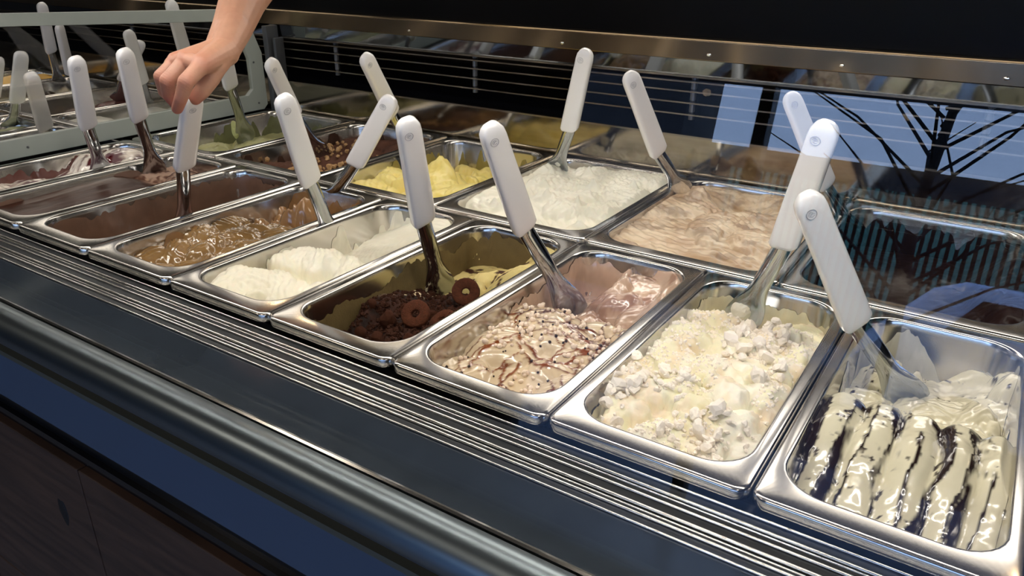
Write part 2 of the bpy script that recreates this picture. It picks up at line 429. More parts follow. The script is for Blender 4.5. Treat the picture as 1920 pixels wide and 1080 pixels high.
for y, z in ((.311, .020), (.31, .11), (-.2, .02)):
    part(MB().tube([(.0055, y, z), (.0072, y, z)], .0022, 10), 'screw', 'post_grey', parent=dv)

# ------------------------------------------------------------------ pans


def rr(x0, x1, y0, y1, r, z, n=9):
    P = []
    for cx, cy_, a0 in ((x1 - r, y1 - r, 0), (x0 + r, y1 - r, PI / 2), (x0 + r, y0 + r, PI), (x1 - r, y0 + r, 1.5 * PI)):
        for a in np.linspace(a0, a0 + PI / 2, n): P.append((cx + r * math.cos(a), cy_ + r * math.sin(a), z))
    return P


def open_rect(w, l, big):  # opening inside the flange, local to pan corner
    return (.0125, w - .0125, .0225, l - .0165, .034 if not big else .038)


def make_pan(w, l, big):
    a, b_, c, d, r = open_rect(w, l, big); L = []
    def R(ins, rad, z): return rr(a + ins, b_ - ins, c + ins, d - ins, rad, z)
    def O(ins, rad, z): return rr(ins, w - ins, ins, l - ins, rad, z)
    L.append(R(.020, .02, -.1175)); L.append(R(.008, .028, -.112)); L.append(R(-.001, .034, -.01)); L.append(R(-.002, .034, .0015))
    L += [O(.002, .010, .0015), O(.0012, .011, -.005), O(0, .012, -.005), O(0, .012, .0018), O(.0012, .011, .0038), O(.0035, .010, .0046)]
    L += [R(-.0035, r + .002, .0045), R(-.002, r + .001, .0046), R(-.0007, r, .0040), R(0, r, .0025), R(.001, r, -.004), R(.0085, .03, -.108), R(.0115, .028, -.113), R(.020, .02, -.1155)]
    mb = MB().loops(L); return mb


PW, PL = .1655, .3735
BW, BL, BY = .2490, .3735, .3785
pan_s = make_pan(PW, PL, False).build('pan', M['pan_steel'], angle=50)
pan_b = make_pan(BW, BL, True).build('pan', M['pan_steel'], angle=50)
used = {'s': False, 'b': False}


def place_pan(kind, x, y, label, group):
    src = pan_s if kind == 's' else pan_b
    if used[kind]: o = src.copy(); C.objects.link(o)
    else: o = src; used[kind] = True
    o.name = 'gelato_pan'; o.location = (x, y, 0)
    return prop(o, label, 'pan', group)


# ------------------------------------------------------------------ gelato masses
class Gel: pass


def gelato(kind, x, y, label, hf, cf, m='gel_soft', res=.0022, film=None, name='gelato'):
    """hf(u, v, X, Y) -> z, cf(u, v, X, Y, z) -> linear rgb; origin is the pan corner"""
    w, l = (PW, PL) if kind == 's' else (BW, BL)
    a, b_, c, d, r = open_rect(w, l, kind == 'b')
    Wd, Ld = b_ - a, d - c
    nx, ny = int(Wd / res), int(Ld / res)
    u, v = np.meshgrid(np.linspace(0, 1, nx), np.linspace(0, 1, ny))
    z = hf(u, v, u * Wd, v * Ld)
    ins = np.clip(.0008 + (-z) * .075, .0008, .02)
    yy = v * Ld
    hw = Wd / 2 - ins
    ed = np.clip(r - np.minimum(yy, Ld - yy), 0, r)
    hw = hw - (r - np.sqrt(np.clip(r * r - ed * ed, 0, None))) * .97
    Xw = (a + b_) / 2 + (u * 2 - 1) * hw; Yw = c + ins + v * (Ld - 2 * ins)
    dE = np.minimum(np.minimum(u, 1 - u) * 2 * hw, np.minimum(v, 1 - v) * Ld); z = np.minimum(z, -.0030 + 1.1 * dE)
    col = np.clip(cf(u, v, u * Wd, v * Ld, z), 0, 1)
    V = np.stack([Xw, Yw, z], -1).reshape(-1, 3)
    i = np.arange((nx - 1) * (ny - 1)); q = i // (nx - 1) * nx + i % (nx - 1)
    F = np.stack([q, q + 1, q + nx + 1, q + nx], -1)
    me = bpy.data.meshes.new(name); me.from_pydata(V.tolist(), [], F.tolist()); me.materials.append(M[m])
    ca = me.color_attributes.new('Col', 'FLOAT_COLOR', 'POINT')
    ca.data.foreach_set('color', np.concatenate([col.reshape(-1, 3), np.ones((nx * ny, 1))], 1).ravel())
    me.update(); me.shade_smooth()
    o = bpy.data.objects.new(name, me); C.objects.link(o); o.location = (x, y, 0)
    prop(o, label, 'gelato')
    g = Gel(); g.o = o; g.X, g.Y, g.Z = Xw, Yw, z; g.x, g.y = x, y
    g.at = lambda uu, vv: (x + float(Xw[int(vv * (ny - 1)), int(uu * (nx - 1))]), y + float(Yw[int(vv * (ny - 1)), int(uu * (nx - 1))]), float(z[int(vv * (ny - 1)), int(uu * (nx - 1))]))
    if film:  # residue sticking to the pan wall
        col0, cov, seed, thick = film; NT, NZ = 260, 14
        base = np.array(rr(a, b_, c, d, r, 0, n=40))
        bb = np.vstack([base, base[:1]]); cl = np.concatenate([[0], np.cumsum(np.linalg.norm(np.diff(bb, axis=0), axis=1))]); NT = 420
        tt = np.linspace(0, cl[-1], NT + 1)[:-1]; base = np.stack([np.interp(tt, cl, bb[:, q]) for q in range(3)], 1)
        ctr = np.array([(a + b_) / 2, (c + d) / 2, 0]); cum = np.concatenate([[0], np.cumsum(np.linalg.norm(np.diff(base, axis=0), axis=1))])
        nr = ctr - base; nr[:, 2] = 0
        prv = np.roll(base, 1, 0); nxt = np.roll(base, -1, 0); tg = nxt - prv; nr = np.stack([-tg[:, 1], tg[:, 0], tg[:, 2] * 0], 1); nr /= np.linalg.norm(nr, axis=1)[:, None] + 1e-9
        top = cov(cum / cum[-1], base) if callable(cov) else -(.004 + cov * 1.2 * sst(.25, .78, fbm(cum * 1., cum * 0 + seed, 34, seed, 3)))
        top = top - .006 * sst(.5, .8, fbm(cum, cum * 0 + 3.3, 75, seed + 7, 2)) * (top < -.001)
        P = []; CC = []
        for k in range(NZ):
            t = k / (NZ - 1); zz = top * (1 - t) + (-.108) * t
            nz = fbm(cum, zz * 1.5, 90, seed + 3, 3)
            off = .0008 + .075 * (-zz) + thick * (nz if k else nz * .3) * (1 if k < NZ - 1 else 0)
            P.append(base + nr * off[:, None] + np.array([0, 0, 1]) * (zz + (0 if k else .0)) [:, None])
            cc = solid(cum, col0) * (.72 + .5 * fbm(cum, zz * 2, 60, seed + 5, 3))[:, None]; CC.append(cc)
        P = np.array(P).reshape(-1, 3); CC = np.clip(np.array(CC).reshape(-1, 3), 0, 1)
        F = [(k * NT + i, k * NT + (i + 1) % NT, (k + 1) * NT + (i + 1) % NT, (k + 1) * NT + i) for k in range(NZ - 1) for i in range(NT)]
        me = bpy.data.meshes.new('wall_smear'); me.from_pydata(P.tolist(), [], F); me.materials.append(M[m])
        ca = me.color_attributes.new('Col', 'FLOAT_COLOR', 'POINT'); ca.data.foreach_set('color', np.concatenate([CC, np.ones((len(CC), 1))], 1).ravel())
        me.update(); me.shade_smooth(); so = bpy.data.objects.new('wall_smear', me); C.objects.link(so); so.parent = o
    return g


G = {}
FR, SR = 'narrow steel pans in the front row', 'wide steel pans in the back row'
front = dict(A=-2, B=-1, C=0, D=1, E=2, F=3, G=4, H=5, I=6)
plab = dict(A='narrow steel pan of cherry-streaked gelato beside the white divider', B='narrow steel pan filled to the brim with dark chocolate', C='almost empty narrow steel pan with brown residue', D='narrow steel pan of glossy caramel gelato',
            E='narrow steel front pan of plain white gelato', F='narrow steel pan with cocoa crumble and ring biscuits', G='narrow steel pan with pearls and caramel drizzle on beige gelato', H='narrow steel pan of meringue-topped cream gelato', I='narrow steel pan of white gelato striped with chocolate, nearest the right corner')
for k, i in front.items(): place_pan('s', i * .167 + .0008, 0, plab[k], FR)
back = dict(pi=-3, ha=-2, ye=-1, wh=0, no=1, da=2)
blab = dict(pi='wide steel pan of pale green gelato in the far left corner', ha='wide steel pan of brown chocolate gelato with nut crumbs', ye='wide steel pan of yellow gelato', wh='wide steel pan heaped with white whipped gelato', no='wide steel pan of beige swirled gelato', da='wide steel pan of very dark chocolate, half reflected over')
bx = lambda j: .414 + j * .2505 + .0008
for k, j in back.items(): place_pan('b', bx(j), BY, blab[k], SR)
fx = lambda k: front[k] * .167 + .0008


# A cherry
def hA(u, v, X, Y):
    z = -.034 + .008 * sst(.5, .0, v) + domes(X, Y, 16, .02, .045, .012, 11, (0, .14, 0, .16))
    z += sst(.55, .75, v) * (.018 + domes(X, Y, 8, .02, .04, .014, 12, (0, .14, .22, .33)))
    return z + .0012 * fbm(X, Y, 160, 1)
def cA(u, v, X, Y, z):
    c = mixc(solid(X, (232, 222, 208)), solid(X, (120, 92, 96)), sst(.45, .6, fbm(X, Y * .4, 60, 3)))
    return mixc(c, solid(X, (88, 14, 24)), sst(.52, .6, fbm(X + .3 * Y, Y * .5, 45, 6)) * (.25 + .75 * sst(.5, .7, v)))
G['A'] = gelato('s', fx('A'), 0, 'white gelato streaked with dark cherry sauce beside the divider', hA, cA, 'gel_gloss', film=((104, 66, 60), lambda t, b: -(.003 + .035 * cvr(t, 2)), 2, .003))


# B dark chocolate
def hB(u, v, X, Y):
    z = -.0085 + .0020 * (fbm(X * 1.6, Y * .35, 24, 5) - .5) + .0002 * np.sin(X * 150 + 6 * fbm(X, Y, 12, 4)) - .003 * sst(.5, .1, v)
    hole = sst(.62, .8, v); return z - hole * .016 + hole * domes(X, Y, 14, .012, .03, .015, 6, (.0, .14, .24, .33), ridge=.001)
def cB(u, v, X, Y, z):
    c = mixc(solid(X, (66, 38, 28)), solid(X, (40, 22, 16)), fbm(X, Y * .3, 60, 7))
    return mixc(c, mixc(solid(X, (172, 144, 126)), solid(X, (96, 66, 54)), sst(.45, .62, fbm(X, Y, 90, 3))), sst(.66, .78, v + .12 * (fbm(X, Y, 40, 8) - .5)))
G['B'] = gelato('s', fx('B'), 0, 'dark glossy chocolate gelato filled level with the rim', hB, cB, 'gel_dark', film=((120, 96, 84), .012, 5, .002))


# C nearly empty
def hC(u, v, X, Y):
    z = -.094 + .01 * fbm(X, Y, 25, 5) + .012 * sst(.25, .0, u)
    z += domes(X, Y, 9, .012, .028, .016, 21, (0, .08, .02, .14)) + domes(X, Y, 12, .012, .03, .03, 22, (.02, .14, .22, .33))
    return z
def cC(u, v, X, Y, z): return mixc(solid(X, (122, 84, 66)), solid(X, (168, 124, 104)), sst(-.088, -.07, z) * fbm(X, Y, 50, 3) * 1.4)
G['C'] = gelato('s', fx('C'), 0, 'last brown scrapings of chocolate gelato in the nearly empty pan', hC, cC, 'gel_soft', film=((104, 78, 62), lambda t, b: -(.001 + .009 * cvr(t, 8)), 8, .0022))


# D caramel
def hD(u, v, X, Y):
    z = -.032 + .012 * sst(.0, .4, v) * sst(.75, .6, v) + domes(X, Y, 38, .014, .034, .012, 31, (.0, .14, .01, .21), ridge=.0009, wa=.009) * sst(.68, .6, v)
    r = sst(.60, .68, v)
    z = z * (1 - r) + r * (-.050 + domes(X, Y, 5, .022, .034, .045, 33, (.03, .10, .235, .265), wa=.01) + domes(X, Y, 14, .01, .025, .026, 34, (0, .14, .21, .29)) + .010 * fbm(X, Y, 90, 5))
    return z - .03 * sst(.88, .96, v) + .0008 * fbm(X, Y, 200, 3)
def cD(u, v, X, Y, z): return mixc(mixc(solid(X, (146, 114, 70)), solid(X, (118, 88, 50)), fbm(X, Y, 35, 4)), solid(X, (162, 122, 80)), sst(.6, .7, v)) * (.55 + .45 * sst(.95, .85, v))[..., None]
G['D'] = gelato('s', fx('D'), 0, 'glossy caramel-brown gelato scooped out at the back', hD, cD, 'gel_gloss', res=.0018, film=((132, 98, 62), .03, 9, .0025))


# E white
def hE(u, v, X, Y):
    z = -.032 + domes(X, Y, 30, .014, .036, .024, 41, (.0, .14, .0, .18), ridge=.0013, rk=700, wa=.008, lift=.008) * (.7 + .3 * sst(0, .4, v)) + .0035 * folds(X, Y, 75, 43)
    wedge = -.050 + .050 * sst(.1, .95, u * .55 + (v - .5) * .9) + .006 * (fbm(X * .35, Y, 70, 6) - .5) + .0035 * folds(X, Y, 46, 47, th=1.1) * sst(.9, .6, v) + .004 * (fbm(X, Y, 160, 7) - .5) * sst(.75, .6, v)
    r = sst(.50, .60, v); return z * (1 - r) + wedge * r + .0007 * fbm(X, Y, 260, 2)
def cE(u, v, X, Y, z): return mixc(solid(X, (243, 240, 224)), solid(X, (232, 226, 200)), fbm(X, Y, 22, 4))
G['E'] = gelato('s', fx('E'), 0, 'plain white gelato with a smooth scraped wedge at the back of a narrow pan', hE, cE, 'gel_soft', res=.0017, film=((226, 222, 204), .055, 12, .0022))


# F tiramisu
def hF(u, v, X, Y):
    z = -.060 + .016 * sst(0, .35, v) + domes(X, Y, 18, .02, .036, .016, 51, (.0, .14, .03, .19), wa=.008) + .006 * (fbm(X, Y, 180, 5))
    w = -.052 + .046 * sst(.35, 1.05, u) * sst(.55, .8, v) + domes(X, Y, 12, .012, .03, .014, 54, (.05, .14, .22, .33)) + .002 * fbm(X, Y, 200, 2)
    r = sst(.55, .66, v); return z * (1 - r) + w * r
def cF(u, v, X, Y, z):
    n = fbm(X, Y, 70, 4); c = mixc(solid(X, (60, 34, 24)), solid(X, (34, 20, 15)), sst(.4, .6, fbm(X, Y, 160, 8)))
    c = mixc(c, solid(X, (226, 208, 170)), sst(.60, .66, fbm(X, Y, 55, 14)) * sst(.35, .5, v))
    y = mixc(solid(X, (216, 198, 134)), solid(X, (70, 42, 28)), sst(.58, .66, n)); return mixc(c, y, sst(.56, .66, v + .1 * (n - .5)))
G['F'] = gelato('s', fx('F'), 0, 'cream gelato covered in dark cocoa crumble, yellow where scooped', hF, cF, 'gel_rough', res=.0017,
                film=((108, 92, 58), lambda t, b: -(.001 + .020 * cvr(t, 5)), 14, .0022))


# G nougat with drizzle
DR = [(np.array([g.uniform(0, .14), g.uniform(0, .2)]), g.uniform(0, PI), g.uniform(.0011, .0026), g.uniform(.02, .06)) for g in [np.random.default_rng(77)] for _ in range(44)]
def driz(X, Y):
    m = np.zeros_like(X); wx = X + .012 * (fbm(X, Y, 35, 70) - .5) * 2; wy = Y + .012 * (fbm(X, Y, 35, 71) - .5) * 2
    for c, th, w, ln in DR:
        dx = wx - c[0]; dy = wy - c[1]; a = dx * math.cos(th) + dy * math.sin(th); b_ = -dx * math.sin(th) + dy * math.cos(th) + 6 * a * a
        m = np.maximum(m, sst(w, w * .55, np.abs(b_)) * sst(ln, ln * .8, np.abs(a)))
    return m
def hG(u, v, X, Y):
    z = -.034 + .014 * sst(0, .4, v) + domes(X, Y, 16, .025, .045, .010, 61, (0, .14, .02, .19), ridge=.0003) + .0009 * driz(X, Y) * sst(.66, .58, v)
    w = -.055 + .040 * sst(.55, 1, v) * sst(.2, .5, u) + .022 * sst(.8, 1, u) + domes(X, Y, 12, .012, .034, .014, 65, (.04, .14, .22, .33), wa=.012) + .002 * fbm(X, Y, 150, 3)
    r = sst(.56, .66, v); return z * (1 - r) + w * r
def cG(u, v, X, Y, z):
    c = mixc(solid(X, (224, 204, 172)), solid(X, (204, 182, 150)), fbm(X, Y, 30, 5)); d = driz(X, Y) * sst(.66, .58, v)
    c = mixc(c, mixc(solid(X, (128, 66, 28)), solid(X, (88, 42, 34)), sst(.4, .6, fbm(X, Y, 20, 3))), d)
    return mixc(c, mixc(solid(X, (206, 176, 152)), solid(X, (170, 132, 108)), sst(.5, .65, fbm(X, Y, 60, 9))), sst(.58, .66, v))
G['G'] = gelato('s', fx('G'), 0, 'beige gelato with caramel drizzle and scattered sugar pearls', hG, cG, 'gel_gloss', res=.0016,
                film=((196, 166, 142), lambda t, b: -.028 * sst(.22, .12, b[:, 1]) - .022 * cvr(t, 4), 16, .004))


# H meringue cream
def hH(u, v, X, Y):
    z = -.030 + .014 * sst(0, .35, v) + domes(X, Y, 70, .010, .028, .013, 71, (0, .14, 0, .27), ridge=.0009, wa=.010, lift=.006) + .009 * fbm(X, Y, 60, 3) * sst(.3, .6, fbm(X, Y, 14, 5)) + .003 * fbm(X, Y, 190, 6) + .0035 * folds(X, Y, 70, 73, th=2.2)
    r = sst(.74, .86, v); return z - r * .030 + r * .018 * sst(.5, 1, u) + .0008 * fbm(X, Y, 260, 2)
def cH(u, v, X, Y, z): return mixc(mixc(solid(X, (244, 238, 202)), solid(X, (252, 248, 230)), sst(.35, .65, fbm(X, Y, 30, 4))), solid(X, (246, 222, 190)), sst(.54, .66, fbm(X, Y, 40, 8)) * .5)
G['H'] = gelato('s', fx('H'), 0, 'cream-white gelato under broken meringue pieces', hH, cH, 'gel_soft', res=.0017,
                film=((216, 208, 176), lambda t, b: -(.001 + .024 * cvr(t, 7)), 18, .004))


# I stracciatella
def fold(X, Y): return X + .006 * (fbm(X, Y, 22, 80) - .5) * 2 + .05 * (Y - .08) * (X - .07) * 3
def hI(u, v, X, Y):
    ph = fold(X, Y) * 2 * PI / .030
    z = -.050 + .046 * sst(-.02, .36, v) + .009 * np.abs(np.sin(ph / 2)) ** .7 * sst(.0, .12, v) + .004 * fbm(X, Y, 40, 3)
    w = -.052 + domes(X, Y, 18, .014, .036, .018, 82, (0, .14, .17, .33), wa=.01) + .022 * sst(.6, 1, u) * sst(.6, .9, v) + .002 * fbm(X, Y, 160, 5)
    r = sst(.46, .52, v + .06 * (fbm(X, Y, 30, 85) - .5)); z = z * (1 - r) + w * r
    return z + .0010 * chocI(u, v, X, Y)
def chocI(u, v, X, Y):
    ph = fold(X, Y) * 2 * PI / .030 / 2; n = fbm(X, Y * .6, 26, 88)
    s = sst(.66, .54, np.abs(np.sin(ph + 2.4 * (n - .5)))) * sst(.44, .50, fbm(X * .8, Y * .25, 50, 89) + .10 * sst(.35, .0, v))
    t = sst(.965, .985, np.abs(np.cos(ph * 1.7 + 4 * n))) * sst(.4, .5, fbm(X, Y * .4, 40, 90))
    return np.clip(s + t, 0, 1) * sst(.47, .43, v)
def cI(u, v, X, Y, z):
    c = mixc(solid(X, (236, 230, 200)), solid(X, (212, 206, 180)), fbm(X, Y, 30, 4))
    c = mixc(c, solid(X, (60, 50, 48)), sst(.70, .74, fbm(X, Y, 230, 5, 2)) * sst(.5, .62, fbm(X, Y, 60, 6)))
    return mixc(c, solid(X, (40, 25, 22)), chocI(u, v, X, Y))
G['I'] = gelato('s', fx('I'), 0, 'white chocolate-chip gelato with dark chocolate stripes over its folds', hI, cI, 'gel_gloss', res=.0014,
                film=((186, 184, 168), lambda t, b: -(.002 + .055 * cvr(t, 9)), 20, .003))


# back row
def hPi(u, v, X, Y): return -.048 + .014 * sst(.2, .7, u) * sst(.75, .4, v) + domes(X, Y, 26, .02, .045, .020, 91, (.03, .2, .0, .2), wa=.01) + .004 * folds(X, Y, 60, 95) + .012 * sst(.6, .9, u) * fbm(X, Y, 40, 3) + .001 * fbm(X, Y, 180, 3)
def cPi(u, v, X, Y, z): return mixc(solid(X, (176, 174, 126)), solid(X, (150, 150, 104)), fbm(X, Y, 30, 4))
G['pi'] = gelato('b', bx(-3), BY, 'pale green pistachio-coloured gelato near the divider', hPi, cPi, 'gel_soft', res=.003, film=((96, 98, 62), .05, 22, .002))
def hHa(u, v, X, Y): return -.040 + domes(X, Y, 18, .03, .06, .014, 101, (.0, .22, .0, .33), wa=.012) + .014 * sst(.55, .9, v) + .006 * fbm(X, Y, 60, 3) + .002 * fbm(X, Y, 200, 3)
def cHa(u, v, X, Y, z): return mixc(solid(X, (92, 58, 42)), solid(X, (62, 34, 24)), fbm(X, Y, 40, 4))
G['ha'] = gelato('b', bx(-2), BY, 'brown chocolate gelato sprinkled with nut crumbs', hHa, cHa, 'gel_rough', res=.003, film=((60, 38, 28), .03, 23, .003))
def hYe(u, v, X, Y):
    z = -.044 + domes(X, Y, 34, .02, .05, .022, 111, (.0, .225, .0, .19), wa=.009, ridge=.0008, lift=.006) * sst(.75, .55, v) + .0035 * folds(X, Y, 60, 115)
    z += .034 * np.exp(-(((X - .08) / .032) ** 2 + ((Y - .21) / .03) ** 2)) * (.7 + .6 * fbm(X, Y, 60, 31)); return z + sst(.6, .8, v) * (-.012 + domes(X, Y, 16, .01, .03, .018, 113, (.0, .22, .2, .33), wa=.012)) + .0007 * fbm(X, Y, 220, 3)
def cYe(u, v, X, Y, z): return mixc(solid(X, (244, 228, 146)), solid(X, (232, 212, 118)), fbm(X, Y, 30, 4))
G['ye'] = gelato('b', bx(-1), BY, 'lemon-yellow gelato in soft folds with a peak', hYe, cYe, 'gel_soft', res=.0023, film=((150, 136, 74), .06, 24, .0025))
PK = [(.05, .05, .016), (.10, .12, .018), (.165, .10, .022), (.135, .20, .020), (.06, .17, .016), (.19, .23, .022), (.09, .27, .018), (.20, .04, .014), (.03, .25, .014)]
def hWh(u, v, X, Y):
    wx = X + .008 * (fbm(X, Y, 30, 3) - .5) * 2; wy = Y + .008 * (fbm(X, Y, 30, 8) - .5) * 2
    z = -.018 + .012 * sst(0, .3, v) + domes(X, Y, 34, .022, .05, .012, 121, (.0, .225, .0, .33), wa=.008, ridge=.0013, rk=520) + .0055 * folds(X, Y, 46, 123, wa=.018)
    for px, py, h in PK:
        a = np.arctan2(wy - py, wx - px); d = np.hypot(wx - px, wy - py); z = np.maximum(z, -.012 + h * np.exp(-d / .013) * 1.6 + .0016 * np.sin(3 * a + d * 380) * np.exp(-d / .03))
    return z - .012 * sst(.86, 1, v) * sst(.5, .1, u)
def cWh(u, v, X, Y, z): return mixc(solid(X, (244, 242, 228)), solid(X, (236, 232, 210)), fbm(X, Y, 22, 4))
G['wh'] = gelato('b', bx(0), BY, 'white whipped gelato in peaks in a wide pan', hWh, cWh, 'gel_soft', res=.0021, film=((214, 212, 200), .02, 25, .0025))
def hNo(u, v, X, Y):
    wx = X + .02 * (fbm(X, Y, 14, 3) - .5) * 2; wy = Y + .02 * (fbm(X, Y, 14, 8) - .5) * 2
    z = -.014 + .008 * sst(0, .3, v) + .0045 * folds(X, Y, 40, 133, wa=.02, th=1.3, sharp=.8) + .0008 * np.sin(wy * 560 + wx * 160) + domes(X, Y, 12, .04, .07, .010, 131, (.0, .225, .0, .33), wa=.008, ridge=.0005, rk=500)
    z -= .034 * np.exp(-(((X - .10) / .045) ** 2 + ((Y - .275) / .03) ** 2)); z += .020 * np.exp(-(((X - .045) / .02) ** 2 + ((Y - .25) / .025) ** 2)) * (.6 + .6 * fbm(X, Y, 90, 5))
    return z
def cNo(u, v, X, Y, z): return mixc(mixc(solid(X, (224, 204, 174)), solid(X, (192, 164, 132)), sst(.35, .65, fbm(X * .6, Y * 1.4, 50, 4))), solid(X, (122, 92, 68)), sst(.62, .72, fbm(X + .2 * Y, Y * 2, 26, 9)) * .5)
G['no'] = gelato('b', bx(1), BY, 'beige nougat-coloured gelato in long combed waves', hNo, cNo, 'gel_soft', res=.0021, film=((176, 152, 126), .02, 26, .002))
def hDa(u, v, X, Y): return -.055 + .006 * fbm(X, Y, 20, 3) + .04 * sst(.72, .95, u) + sst(.6, .8, u) * domes(X, Y, 14, .02, .04, .012, 141, (.12, .225, .0, .33), wa=.01) + .001 * fbm(X, Y, 160, 3)
def cDa(u, v, X, Y, z): return mixc(solid(X, (40, 24, 20)), solid(X, (26, 15, 13)), fbm(X, Y, 30, 4))
G['da'] = gelato('b', bx(2), BY, 'very dark chocolate gelato low in the rightmost wide pan', hDa, cDa, 'gel_dark', res=.003, film=((34, 20, 17), .03, 27, .002))

# neighbouring section beyond the divider
NF = 'narrow pans beyond the divider'; NB = 'wide pans beyond the divider'
ncol = [('n', (205, 200, 180), 'off-white gelato in the first narrow pan beyond the divider', -.04), ('n', (190, 192, 150), 'pale green gelato beyond the divider under a tilted spatula', -.015), ('n', (196, 196, 158), 'pale greenish gelato in the third narrow pan beyond the divider', -.012), ('n', (90, 60, 44), 'brown gelato in the fourth narrow pan beyond the divider', -.02)]
npl = ['narrow pan just beyond the divider', 'second narrow pan beyond the divider', 'third narrow pan beyond the divider', 'fourth narrow pan beyond the divider']
for i, (_, c0, lab, lv) in enumerate(ncol):
    xx = -.585 - i * .167; place_pan('s', xx, 0, npl[i], NF)
    gelato('s', xx, 0, lab, lambda u, v, X, Y, lv=lv, i=i: lv - .012 + domes(X, Y, 18, .02, .045, .014, 200 + i, (0, .14, 0, .34)), lambda u, v, X, Y, z, c0=c0: solid(X, c0) * (.85 + .3 * fbm(X, Y, 40, 3))[..., None], 'gel_soft', res=.004)
ncol = [((198, 198, 188), 'white-grey gelato heaped in the wide pan just beyond the divider', -.01), ((96, 34, 26), 'red-brown gelato beyond the divider', -.03), ((44, 28, 24), 'dark chocolate gelato beyond the divider', -.03), ((226, 172, 34), 'bright yellow gelato far beyond the divider', -.01)]
npl = ['wide pan just beyond the divider', 'second wide pan beyond the divider', 'third wide pan beyond the divider', 'fourth wide pan beyond the divider']
for i, (c0, lab, lv) in enumerate(ncol):
    xx = -.670 - i * .2505; place_pan('b', xx, BY, npl[i], NB)
    gelato('b', xx, BY, lab, lambda u, v, X, Y, lv=lv, i=i: lv - .014 + domes(X, Y, 22, .02, .06, .018, 220 + i, (0, .22, 0, .34)) + (.03 * sst(.6, .9, u) if i == 3 else 0), lambda u, v, X, Y, z, c0=c0: solid(X, c0) * (.8 + .35 * fbm(X, Y, 40, 3))[..., None], 'gel_soft', res=.005)

# ------------------------------------------------------------------ spatulas
CAM = Vector((1.0982, -.4502, .3527))


def handle_mesh():
    L = []; H = .145; N = 24
    for t in [0, .0015, .005, .012, .03, .06, .09, .115, .128, .136, .141, .144, .1452]:
        w = .0142 - .0012 * sst(.02, .12, t); th = .0088 - .0010 * sst(0, .14, t)
        if t < .005: k = (1 - .30 * (1 - t / .005) ** 2)
        elif t > .130: k = math.sqrt(max(1 - ((t - .130) / .0156) ** 2, .004))
        else: k = 1
        tk = k ** .8
        ring = []
        for i in range(N):
            a = 2 * PI * i / N; ca, sa = math.cos(a), math.sin(a); e = .48
            ring.append((w * k * math.copysign(abs(ca) ** e, ca), th * tk * math.copysign(abs(sa) ** e, sa), t + (.0035 * ca if t < .006 else 0)))
        L.append(ring)
    return MB().loops(L)


hm = handle_mesh().build('handle', M['handle_white'], angle=60); HM = hm.data; bpy.data.objects.remove(hm)
em = MB()
def torus(mb, c, R_, r_, a0=0, a1=2 * PI, n=20):
    pts = [(c[0] + R_ * math.cos(a), c[1], c[2] + R_ * math.sin(a)) for a in np.linspace(a0, a1, n)]; mb.tube(pts, r_, 6)
torus(em, (0, -.0001, 0), .0044, .0003)
em.tube([(-.0022, 0, .0018), (.0002, 0, .0024), (.0018, 0, .0012), (0, 0, 0), (-.0018, 0, -.0012), (-.0002, 0, -.0024), (.0022, 0, -.0018)], .00028, 6)
em.tube([(-.003, 0, .0004), (0, 0, .0010), (.003, 0, -.0002)], .00024, 6)
eo = em.build('emblem', mat('emblem_relief_shade', (176, 176, 180), .4)); EM = eo.data; bpy.data.objects.remove(eo)  # grey colour stands in for the shading of the embossed lines


def spatula(label, T, H, E, roll=.25, deep=.05, wide=.021, group='white-handled serving spatulas', tip=None, logo=True, coated=None):
    T, H, E = Vector(T), Vector(H), Vector(E); a = (T - H).normalized(); T = H + a * .145
    mid = H + a * .07; nrm = (mid - CAM); nrm = (nrm - a * nrm.dot(a)).normalized()   # local +y points away from the viewer side
    q = Matrix.Rotation(roll, 3, a); nrm = q @ nrm; xa = nrm.cross(a).normalized()
    R_ = Matrix((xa, nrm, a)).transposed().to_4x4(); R_.translation = H
    o = thing('spatula', label, 'spatula', (0, 0, 0), group); o.matrix_world = R_
    h = bpy.data.objects.new('handle', HM); C.objects.link(h); h.parent = o
    if logo:
        e = bpy.data.objects.new('emblem', EM); C.objects.link(e); e.parent = h; e.location = (-.0035, -.0080, .128)
    inv = R_.inverted(); e0 = inv @ E; dirn = (e0).normalized(); end = e0 + dirn * deep
    # blade: channel section strip from inside the handle to the tip, widening into a spade
    L = []; N = 9; K = 16; tot = end.length
    for k in range(K + 1):
        t = -.012 + (tot + .012) * k / K
        p = Vector((0, 0, -t)) if t < 0 else dirn * t
        f = max(t, 0) / tot
        p = p + Vector((0, -.010 * math.sin(PI * min(f * 1.1, 1)), 0)) * .6
        hwid = .0098 + (wide - .0098) * sst(.45, .86, f)
        if f > .9: hwid *= math.sqrt(max(1 - ((f - .9) / .104) ** 2, .02))
        curv = .0078 * (1 - .75 * sst(.45, .85, f))
        up = []; dn = []
        for i in range(N):
            s = -1 + 2 * i / (N - 1); q_ = p + Vector((hwid * math.sin(s * 1.35) / math.sin(1.35), curv * (1 - math.cos(s * 1.35)) * 1.28 - curv * .5, 0)); up.append(q_ + Vector((0, -.0007, 0))); dn.append(q_ + Vector((0, .0007, 0)))
        L.append(up + dn[::-1])
    MB().loops(L).build('blade', M['chrome'] if not coated else M[coated], o, angle=50)
    return o


